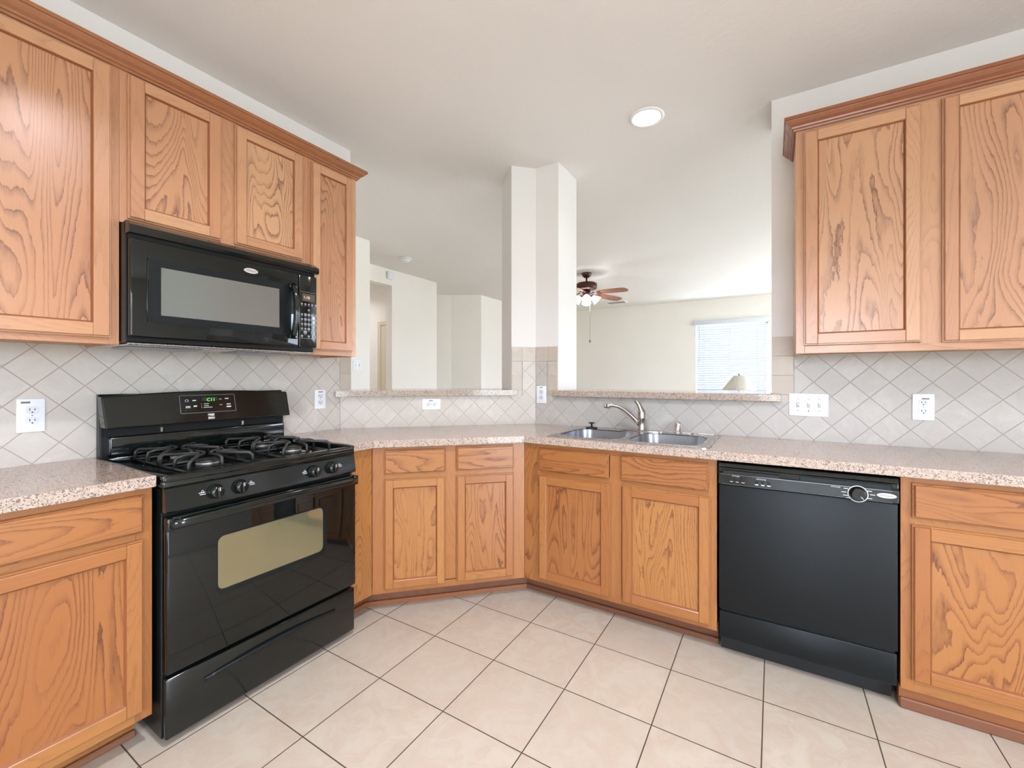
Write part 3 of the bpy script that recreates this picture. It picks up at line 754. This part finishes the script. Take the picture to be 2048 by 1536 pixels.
for z in (1.668, 1.437):
    m = MB(); m.box(-1.460, -1.372, -.4018, -.4027, z-.0006, z+.0006); part('keypad_outline', m, 'print_dim', cpn)
keys = []
for k in range(5): keys.append((-1.450+.0185*k, 1.607, .0052))
keys.append((-1.413, 1.580, .0052))
for r in range(4):
    for k in range(5):
        big = k in (1, 2, 3) and r < 3 or (k == 2 and r == 3)
        keys.append((-1.450+.0185*k, 1.555-.0235*r, .0075 if big else .0054))
keys += [(-1.432, 1.468, .0090), (-1.395, 1.468, .0072), (-1.450, 1.448, .0056), (-1.413, 1.448, .0056), (-1.378, 1.448, .0056)]
proto = None
me_key = {}
for a, z, r in keys:
    m = MB(); m.lathe([(r, 0), (r, .0016), (r*.9, .0020)], (a, -.4018, z), 16, 'b'); part('key', m, 'key', cpn)
m = MB()
for a, z, r in keys:
    m.box(a-.0055, a+.0055, -.4018, -.4027, z-r-.0042, z-r-.0026)
part('key_print', m, 'print_dim', cpn)
for k, (a, z, r) in enumerate([q for q in keys if q[2] == .0075]):
    pass
m = MB(); m.box(MA0+.01, MA1-.01, -.03, -.362, 1.364, 1.3725, .002); up_ = part('underside', m, 'steel', t, 'dull metal underside plate')
for a in (-1.95, -1.55):
    m = MB(); m.box(a-.13, a+.13, -.10, -.26, 1.358, 1.365, .003)
    for k in range(9): m.box(a-.12, a+.12, -.108-.017*k, -.114-.017*k, 1.3565, 1.3585)
    part('grease_filter', m, 'screw', up_)

# ------------------------------------------------------------------ dishwasher
t = thing('dishwasher', FS, (2.486, -.3, 0), 'black built-in dishwasher with a round dial, between the oak base cabinets', 'dishwasher')
DA, DB = 2.183, 2.790
m = MB(); m.box(DA+.002, DB-.002, -.03, -.57, .09, .866); part('tub', m, 'black_matte', t)
m = MB(); m.box(DA+.003, DB-.003, -.57, -.618, .222, .772, .004, seg=2); part('door_panel', m, 'black_door', t)
m = MB(); m.poly([[(-.57, .772), (-.612, .772), (-.630, .776), (-.632, .822), (-.622, .830), (-.622, .845), (-.628, .852), (-.618, .866), (-.57, .866)]], DA+.002, DB-.002, 'bz')
cp = part('control_panel', m, 'black', t); bev_obj(cp, .003, 2)
m = MB(); m.box(DA+.02, DA+.23, -.623, -.634, .822, .836, .002)
for k in range(4): m.box(DA+.045+.037*k, DA+.076+.037*k, -.634, -.6348, .829, .8315)
part('vent', m, 'black_matte', cp)
m = MB(); m.box(DA+.30, DB-.022, -.623, -.629, .822, .842, .002); part('latch_grip', m, 'black_soft', cp)
m = MB(); m.box(DA+.012, DB-.022, -.631, -.6328, .8195, .8205); m.box(DA+.012, DB-.022, -.6295, -.6312, .7765, .7775); part('trim_line', m, 'print_dim', cp)
DX, DZ = 2.668, .798
m = MB(); m.lathe([(.0285, 0), (.0285, .003), (.024, .006), (.023, .022), (.020, .024)], (DX, -.6315, DZ-.001), 36, 'b'); dl = part('dial', m, 'black', cp)
m = MB(); m.ring(DX, DZ-.001, .0315, .0315, .0026, -.6312, -.6335); part('dial_ring', m, 'print', dl, 'pale ring round the dial')
m = MB(); m.tube([(DX+.006, -.6562, DZ-.006), (DX+.014, -.6562, DZ-.015)], .0011, 6); part('dial_mark', m, 'print', dl)
m = MB()
for txt, s_, a, z in (('CYCLES', .0068, 2.600, .815), ('OPTIONS', .0068, DA+.165, .812), ('CYCLES', .0068, DA+.070, .815)):
    m.text(txt, s_, (a, -.6328, z), depth=.0004, font_scale=1.25)
for (a, z) in ((2.632, .813), (2.625, .799), (2.630, .787), (2.640, .778), (2.668, .7765-.002), (2.702, .812), (2.712, .799), (2.703, .784)):
    m.box(a-.0075, a+.0075, -.632, -.6328, z-.0012, z+.0012)
for k in range(3):
    m.box(DA+.048+.022*k, DA+.060+.022*k, -.632, -.6328, .789, .791)
    m.box(DA+.143+.022*k, DA+.155+.022*k, -.632, -.6328, .786, .790)
part('control_print', m, 'print', cp)
for k in range(6):
    a = DA+.054+.022*k if k < 3 else DA+.149+.022*(k-3)
    m = MB(); m.lathe([(.0062, 0), (.0062, .0015), (.005, .002)], (a, -.6312, .800), 16, 'b'); part('button', m, 'black_soft', cp)
m = MB(); m.ellipse(2.752, .802, .0285, .0090, -.631, -.6350); lg = part('badge', m, 'logo', cp, 'silver oval badge')
m = MB(); m.text('Whirlpool', .0098, (2.752, -.6354, .802), depth=.0003); part('badge_lettering', m, 'ink', lg)
m = MB(); m.box(DA+.003, DB-.003, -.55, -.606, .088, .208, .004, seg=2); part('access_panel', m, 'black_soft', t)
m = MB(); m.box(DA+.004, DB-.006, -.50, -.53, 0.002, .088); part('toe_panel', m, 'black_matte', t)
m = MB(); m.box(DA+.01, DB-.01, -.56, -.60, .206, .224); part('panel_gap', m, 'dark_gap', t)

# ------------------------------------------------------------------ sink
t = thing('kitchen_sink', FS, (1.72, -.3, Z0), 'double-bowl stainless steel drop-in sink in the stone countertop', 'sink')
bl = rrect(1.345, 1.697, -.532, -.152, .085, 8); br = rrect(1.742, 2.094, -.532, -.152, .085, 8)
m = MB(); m.poly([rrect(1.300, 2.140, -.578, -.022, .028, 5), bl, br], Z0+.0005, Z0+.004, 'ab')
m.sweep([(1.332, -.048), (2.108, -.048), (2.108, -.552), (1.332, -.552), (1.332, -.048)][::-1], [(-.004, Z0+.004), (-.002, Z0+.0062), (.002, Z0+.0062), (.004, Z0+.004)])
o = part('rim', m, 'steel', t)
def bowl(loop, cx, cy, parent):
    m = MB(); lev = [(1.0, Z0+.004), (1.0, Z0-.006), (.97, Z0-.05), (.93, Z0-.14), (.88, Z0-.172), (.78, Z0-.182), (.14, Z0-.188), (.12, Z0-.192)]
    rings = [[m.bm.verts.new((cx+(x-cx)*k, cy+(y-cy)*k, z)) for x, y in loop] for k, z in lev]
    n_ = len(loop)
    for A, B in zip(rings, rings[1:]):
        for i in range(n_):
            f = m.bm.faces.new((A[i], B[i], B[(i+1) % n_], A[(i+1) % n_])); f.smooth = True
    m.bm.faces.new(rings[-1]); bmesh.ops.recalc_face_normals(m.bm, faces=m.bm.faces[:])
    b_ = part('bowl', m, 'steel_in', parent)
    m = MB(); m.lathe([(.04, Z0-.1905), (.043, Z0-.188), (.036, Z0-.187), (.03, Z0-.191)], (cx, cy, 0), 24); part('drain', m, 'chrome', b_)
bowl(bl, 1.521, -.342, t); bowl(br, 1.918, -.342, t)
# faucet
FXc, FYc = 1.712, -.098
t = thing('kitchen_faucet', FS, (FXc, FYc, Z0+.004), 'brushed nickel single-lever faucet behind the two sink bowls', 'faucet')
zb = Z0+.0045
m = MB(); m.poly([[(FXc+.125*math.cos(2*PI*i/40), FYc+.028*math.sin(2*PI*i/40)) for i in range(40)]], zb, zb+.006, 'ab'); o = part('base_plate', m, 'nickel', t); bev_obj(o, .003)
m = MB(); m.lathe([(.026, zb+.005), (.025, zb+.012), (.022, zb+.022), (.021, zb+.075), (.0225, zb+.078), (.0225, zb+.082), (.021, zb+.085), (.023, zb+.105), (.022, zb+.118), (.016, zb+.130), (.010, zb+.134)], (FXc, FYc, 0), 28); part('body', m, 'nickel', t)
m = MB(); hp = [(FXc, FYc, zb+.112), (FXc-.004, FYc-.002, zb+.128), (FXc-.010, FYc-.004, zb+.148), (FXc-.018, FYc-.008, zb+.166), (FXc-.030, FYc-.013, zb+.180), (FXc-.036, FYc-.015, zb+.184)]
m.tube(hp, [.019, .016, .0125, .0115, .011, .006], 14, 1.0); part('lever', m, 'nickel', t)
ca, sa = math.cos(math.radians(24)), math.sin(math.radians(24))
sp = [(0.012, .040), (.035, .066), (.070, .102), (.105, .130), (.140, .148), (.172, .154), (.196, .153), (.210, .152)]
m = MB(); m.tube([(FXc-d*ca, FYc-d*sa, zb+h) for d, h in sp], [.0135, .0125, .0115, .0108, .0102, .010, .010, .010], 14)
m.tube([(FXc-.200*ca, FYc-.200*sa, zb+.157), (FXc-.200*ca, FYc-.200*sa, zb+.136)], .0095, 14)
m.tube([(FXc-.208*ca, FYc-.208*sa, zb+.152), (FXc-.224*ca, FYc-.224*sa, zb+.149)], .0125, 14); part('spout', m, 'nickel', t)
# air-gap cap
m = MB(); m.lathe([(.024, zb-.0005), (.024, zb+.003), (.0205, zb+.005), (.0205, zb+.052), (.018, zb+.060), (.008, zb+.063)], (1.913, -.060, 0), 28)
solo('air_gap_cap', m, 'chrome', FS, (1.913, -.060, zb), 'small chrome cylinder cap on the sink deck, right of the faucet', 'air gap')
m = MB(); m.lathe([(.021, zb-.0005), (.021, zb+.003), (.015, zb+.0045), (.004, zb+.005)], (2.008, -.078, 0), 24)
solo('hole_cover', m, 'steel', FS, (2.008, -.078, zb), 'flat round steel hole cover on the sink deck, right of the chrome cap', 'sink hole cover')
# stopper
t = thing('sink_stopper', FS, (1.405, -.135, zb), 'black rubber sink stopper with knob, standing on the left rear sink rim', 'stopper')
m = MB(); m.lathe([(.034, zb), (.037, zb+.004), (.034, zb+.008), (.012, zb+.010)], (1.405, -.126, 0), 28); part('disc', m, 'rubber', t)
m = MB(); m.lathe([(.008, zb+.009), (.0055, zb+.016), (.0055, zb+.028), (.012, zb+.032), (.0205, zb+.034), (.020, zb+.038), (.010, zb+.040)], (1.405, -.126, 0), 24); part('knob', m, 'rubber', t)

# ------------------------------------------------------------------ outlets and switches
def socket(a, z, b, parent, horiz=False):
    m = MB()
    if horiz: m.poly([rrect(a-.0145, a+.0145, z-.017, z+.017, .010, 5)], b, b-.0026, 'az')
    else: m.poly([rrect(a-.017, a+.017, z-.0145, z+.0145, .010, 5)], b, b-.0026, 'az')
    s_ = part('socket', m, 'white_dim', parent)
    m = MB(); f = b-.0024; e = b-.0030
    for (x, zz, w_, h_) in ((-.0065, .003, .0011, .0042), (.0065, .003, .0011, .0036)):
        if horiz: m.box(a-zz-h_, a-zz+h_, f, e, z+x-w_, z+x+w_)
        else: m.box(a+x-w_, a+x+w_, f, e, z+zz-h_, z+zz+h_)
    if horiz: m.ellipse(a+.0075, z, .0024, .0026, f, e, 14)
    else: m.ellipse(a, z-.0075, .0026, .0024, f, e, 14)
    part('socket_slots', m, 'slot', s_)
def outlet(frame, a0, a1, z0, z1, label, horiz=False, sticker=None, shift=0, b=-.008, group=None):
    ac, zc = (a0+a1)/2, (z0+z1)/2
    t = thing('wall_outlet', frame, (ac, b, zc), label, 'outlet', group)
    m = MB(); m.box(a0, a1, b-.0002, b-.0062, z0, z1, .003, seg=2); pl = part('cover_plate', m, 'white', t)
    if horiz: socket(ac-.020+shift, zc, b-.0060, t, True); socket(ac+.020+shift, zc, b-.0060, t, True)
    else: socket(ac+shift, zc+.020, b-.0060, t); socket(ac+shift, zc-.020, b-.0060, t)
    m = MB(); m.lathe([(.0028, 0), (.0028, .0008), (.0015, .0012)], (ac+shift, b-.0060, zc), 12, 'b'); part('screw', m, 'screw', t)
    if sticker:
        m = MB(); m.box(*[ac+q for q in sticker[:2]], b-.0060, b-.0068, *[zc+q for q in sticker[2:]]); part('sticker', m, sticker_mat, t, 'small dark printed sticker')
    return t
sticker_mat = 'sticker'
outlet(FL, -2.322, -2.247, 1.036, 1.162, 'white duplex outlet with a grey sticker, left of the range backguard', sticker=(-.026, -.002, .046, .053), shift=.003)
outlet(FL, -1.118, -1.043, 1.050, 1.168, 'white duplex outlet between the range backguard and the left ledge', sticker=(-.014, .016, .042, .048))
outlet(FD, .522, .645, 1.026, 1.100, 'white sideways duplex outlet under the left bar ledge', horiz=True, sticker=(-.016, .010, .020, .026))
outlet(FS, .948, 1.025, 1.060, 1.182, 'white duplex outlet on the corner post between the two ledges', sticker=(-.012, .010, .048, .053))
t = outlet(FS, 2.951, 3.029, 1.042, 1.166, 'white duplex outlet under the right wall cabinet, right of the triple switch', sticker=(-.006, .020, .036, .042))
def switch_plate(frame, a0, a1, z0, z1, n_, label, b=-.008, arrows=False):
    ac, zc = (a0+a1)/2, (z0+z1)/2
    t = thing('switch_plate', frame, (ac, b, zc), label, 'light switch')
    m = MB(); m.box(a0, a1, b-.0002, b-.0062, z0, z1, .003, seg=2); part('cover_plate', m, 'white', t)
    for k in range(n_):
        a = ac+(k-(n_-1)/2)*.046
        m = MB(); m.box(a-.006, a+.006, b-.0060, b-.0072, zc-.013, zc+.013, .001); s_ = part('switch_slot', m, 'screw', t)
        m = MB(); dz = .004 if k else -.002
        m.poly([[(b-.006, zc-.008), (b-.019, zc+dz+.003), (b-.019, zc+dz+.009), (b-.006, zc+.009)]], a-.0042, a+.0042, 'bz'); part('toggle', m, 'white', s_)
        for sg in (-1, 1):
            m = MB(); m.lathe([(.0028, 0), (.0028, .0008), (.0015, .0012)], (a, b-.0060, zc+sg*.030), 12, 'b'); part('screw', m, 'screw' if not (k == 1 and sg < 0) else 'slot', t)
    return t
switch_plate(FS, 2.463, 2.633, 1.040, 1.158, 3, 'white triple light switch plate at the right end of the bar ledge')
FW1 = Frame(-1.385, 0, PI/2)
switch_plate(FW1, .262, .372, 1.318, 1.432, 2, 'white double light switch plate on the far wall, seen through the left pass-through', b=0)

# ------------------------------------------------------------------ ceiling fixtures
def can_light(x, y, label, watts=CAN_W, group=None):
    t = thing('recessed_light', FS, (x, y, H), label, 'ceiling light', group)
    m = MB(); m.lathe([(.098, H-.0005), (.097, H-.006), (.080, H-.008), (.076, H-.004), (.076, H-.0005)], (x, y, 0), 40, cap=False); part('trim_ring', m, 'trim', t)
    m = MB(); m.lathe([(.0755, H-.0006), (.074, H-.003), (.05, H-.0055), (.001, H-.006)], (x, y, 0), 40, cap=False); part('lens', m, 'bulb', t)
    l = bpy.data.lights.new('can_lamp', 'AREA'); l.shape = 'DISK'; l.size = .13; l.energy = watts; l.color = WARM; l.spread = math.radians(140)
    o = bpy.data.objects.new('can_lamp', l); C.objects.link(o); o.parent = t; o.location = (0, 0, -.012)
    return t
can_light(1.768, -.205, 'glowing round recessed ceiling light above the sink', 1.3)
can_light(1.78, -2.08, 'round recessed ceiling light over the middle of the kitchen, behind the viewer')
can_light(-3.1, 1.15, 'unseen recessed ceiling light added to brighten the passage beyond the left pass-through', 4)  # unseen lamp, added to lift the dark passage
can_light(3.45, -2.50, 'unseen recessed ceiling light added near the window wall, behind the viewer')  # extra lamp out of view, added for more kitchen light
t = thing('smoke_detector', FS, (-1.546, 1.178, H), 'white round smoke detector on the ceiling beyond the left pass-through', 'smoke detector')
m = MB(); m.lathe([(.075, H-.0005), (.075, H-.014), (.072, H-.016)], (-1.546, 1.178, 0), 32); part('base', m, 'trim', t)
m = MB(); m.lathe([(.062, H-.016), (.060, H-.030), (.048, H-.045), (.020, H-.050)], (-1.546, 1.178, 0), 32); part('cover', m, 'white', t)
m = MB()
FW2 = Frame(-2.14, 0, PI/2)
m.box(1.409, 1.509, -.0005, -.035, 2.598, 2.702, .004, seg=2); solo('door_chime', m, 'white', FW2, (1.46, 0, 2.6), 'white square door chime box high on the hall wall above the opening', 'door chime')
t = thing('ceiling_vent', FS, (-.27, 5.62, H), 'white rectangular ceiling vent beyond the ceiling fan', 'vent')
m = MB(); m.poly([R_(-.47, -.07, 5.50, 5.76), R_(-.44, -.10, 5.53, 5.73)], H-.012, H-.0005, 'ab'); part('frame', m, 'trim', t)
m = MB()
for k in range(9): m.box(-.44, -.10, 5.535+.022*k, 5.545+.022*k, H-.010, H-.002)
part('louvers', m, 'screw', t)
# ceiling fan
FX, FY = .10, 3.10
t = thing('ceiling_fan', FS, (FX, FY, H), 'bronze ceiling fan with wood blades and lit glass shades, beyond the right pass-through', 'ceiling fan')
m = MB(); m.lathe([(.072, H-.0005), (.074, H-.012), (.062, H-.035), (.045, H-.055), (.038, H-.062), (.020, H-.070)], (FX, FY, 0), 32); part('canopy', m, 'bronze', t)
m = MB(); m.lathe([(.012, H-.068), (.012, 2.618), (.024, 2.612), (.026, 2.606)], (FX, FY, 0), 16); part('downrod', m, 'bronze', t)
m = MB(); m.lathe([(.06, 2.606), (.135, 2.598), (.148, 2.585), (.150, 2.54), (.146, 2.520), (.12, 2.505), (.07, 2.498)], (FX, FY, 0), 40); part('motor', m, 'bronze', t)
for k in range(5):
    ang = math.radians(-12+72*k); R2 = Matrix.Translation((FX, FY, 0)) @ Matrix.Rotation(ang, 4, 'Z') @ Matrix.Translation((0, 0, 2.455)) @ Matrix.Rotation(math.radians(3), 4, 'Y') @ Matrix.Rotation(math.radians(-13), 4, 'X')
    m = MB(); pl = [(.19, -.050), (.30, -.062), (.56, -.070), (.630, -.055), (.655, 0), (.630, .055), (.56, .070), (.30, .062), (.19, .050)]
    m.poly([pl], -.003, .003, 'ab'); m.bm.transform(R2); b_ = part('blade', m, 'blade', t)
    m = MB(); m.tube([(.09, 0, .012), (.13, 0, -.006), (.17, .018, -.008), (.24, .028, -.006)], .006, 8); m.tube([(.09, 0, .012), (.13, 0, -.006), (.17, -.018, -.008), (.24, -.028, -.006)], .006, 8)
    m.bm.transform(R2); part('blade_bracket', m, 'bronze', b_)
m = MB(); m.lathe([(.04, 2.499), (.055, 2.485), (.060, 2.455), (.050, 2.430), (.030, 2.405), (.020, 2.385), (.006, 2.375)], (FX, FY, 0), 28); part('light_hub', m, 'bronze', t)
for k in range(4):
    ang = math.radians(-68+90*k); R2 = Matrix.Translation((FX, FY, 2.415)) @ Matrix.Rotation(ang, 4, 'Z') @ Matrix.Translation((.085, 0, -.005)) @ Matrix.Rotation(math.radians(-46), 4, 'Y')
    m = MB(); m.lathe([(.014, .012), (.022, 0), (.034, -.020), (.050, -.050), (.060, -.082), (.068, -.100)], (0, 0, 0), 24, cap=False)
    m.lathe([(.030, -.045), (.034, -.060), (.028, -.078), (.010, -.086)], (0, 0, 0), 16)
    m.bm.transform(R2); s_ = part('lamp_shade', m, 'shade_glow', t, 'lit frosted glass shade')
    m = MB(); m.tube([(-.075, 0, .055), (-.03, 0, .040), (0, 0, .010)], .008, 8); m.lathe([(.018, .012), (.024, -.004)], (0, 0, 0), 16); m.bm.transform(R2); part('lamp_arm', m, 'bronze', s_)
m = MB(); m.tube([(FX+.05, FY, 2.42), (FX+.052, FY, 2.20), (FX+.052, FY, 1.78)], .0022, 6); pc = part('pull_chain', m, 'brass', t)
m = MB(); m.lathe([(.004, 1.785), (.008, 1.775), (.008, 1.750), (.003, 1.745)], (FX+.052, FY, 0), 12); part('chain_fob', m, 'bronze', pc)
l = bpy.data.lights.new('fan_lamp', 'POINT'); l.energy = 7; l.color = WARM; l.shadow_soft_size = .08
o = bpy.data.objects.new('fan_lamp', l); C.objects.link(o); o.parent = t; o.location = (0, 0, 2.27-H)

# ------------------------------------------------------------------ far window blind, lamp on its table
t = thing('window_blind', FS, (1.68, 6.26, 2.2), 'white slatted blind lowered over the far living-room window', 'blind')
m = MB(); m.box(1.06, 2.345, 6.225, 6.279, 2.255, 2.345, .006, seg=2); part('valance', m, 'blind', t)
m = MB(); zz = 2.235
while zz > .98:
    vs = [m.bm.verts.new(p) for p in ((1.12, 6.288, zz+.026), (2.286, 6.288, zz+.026), (2.286, 6.314, zz-.022), (1.12, 6.314, zz-.022))]
    vt = [m.bm.verts.new((v.co.x, v.co.y, v.co.z+.003)) for v in vs]
    m.bm.faces.new(vs); m.bm.faces.new(list(reversed(vt)))
    for i in range(4): m.bm.faces.new((vs[i], vt[i], vt[(i+1) % 4], vs[(i+1) % 4]))
    zz -= .044
bmesh.ops.recalc_face_normals(m.bm, faces=m.bm.faces[:]); part('slats', m, 'slat', t)
m = MB(); m.box(1.12, 2.286, 6.286, 6.33, .945, .970, .003); part('bottom_rail', m, 'blind', t)
m = MB()
for a in (1.25, 1.70, 2.15): m.tube([(a, 6.284, 2.25), (a, 6.284, .96)], .0015, 6)
part('ladder_cords', m, 'screw', t)
m = MB(); m.tube([(1.17, 6.27, 2.24), (1.17, 6.268, 1.55)], .003, 8); part('tilt_wand', m, 'screw', t)
TX, TY = 1.955, 4.5
t = thing('side_table', FS, (TX, TY, 0), 'brown side table under the lamp in the living room', 'table')
m = MB(); m.box(TX-.25, TX+.25, TY-.25, TY+.25, .57, .60, .005); part('table_top', m, 'table', t)
for sx in (-1, 1):
    for sy in (-1, 1):
        m = MB(); m.box(TX+sx*.21-.018, TX+sx*.21+.018, TY+sy*.21-.018, TY+sy*.21+.018, 0, .57, .003); part('leg', m, 'table', t)
t = thing('table_lamp', FS, (TX, TY, .60), 'table lamp with a cream cone shade in front of the far window', 'lamp')
m = MB(); m.lathe([(.075, .6005), (.075, .615), (.03, .63), (.045, .70), (.075, .80), (.06, .90), (.02, .97), (.012, 1.00), (.008, 1.05), (.004, 1.268)], (TX, TY, 0), 28); part('base', m, 'brass', t)
m = MB(); m.lathe([(.232, 1.060), (.074, 1.270), (.072, 1.268), (.230, 1.060)], (TX, TY, 0), 6*6, cap=False); part('lamp_shade', m, 'linen', t)
m = MB(); m.lathe([(.004, 1.266), (.004, 1.280), (.012, 1.288), (.012, 1.300), (.004, 1.306)], (TX, TY, 0), 14); part('finial', m, 'brass', t)

GR = {'base_cabinet': 'oak base cabinets', 'wall_cabinet': 'oak wall cabinets', 'wall_outlet': 'white duplex outlets on the backsplash', 'recessed_light': 'round recessed ceiling lights',
      'backsplash': 'beige tile backsplashes', 'countertop': 'speckled stone countertops', 'bar_ledge': 'stone bar ledges', 'crown_molding': 'oak crown moldings', 'switch_plate': 'white switch plates'}
for o in C.objects:
    if o.parent is None and 'label' in o and o.name.split('.')[0] in GR: o['group'] = GR[o.name.split('.')[0]]
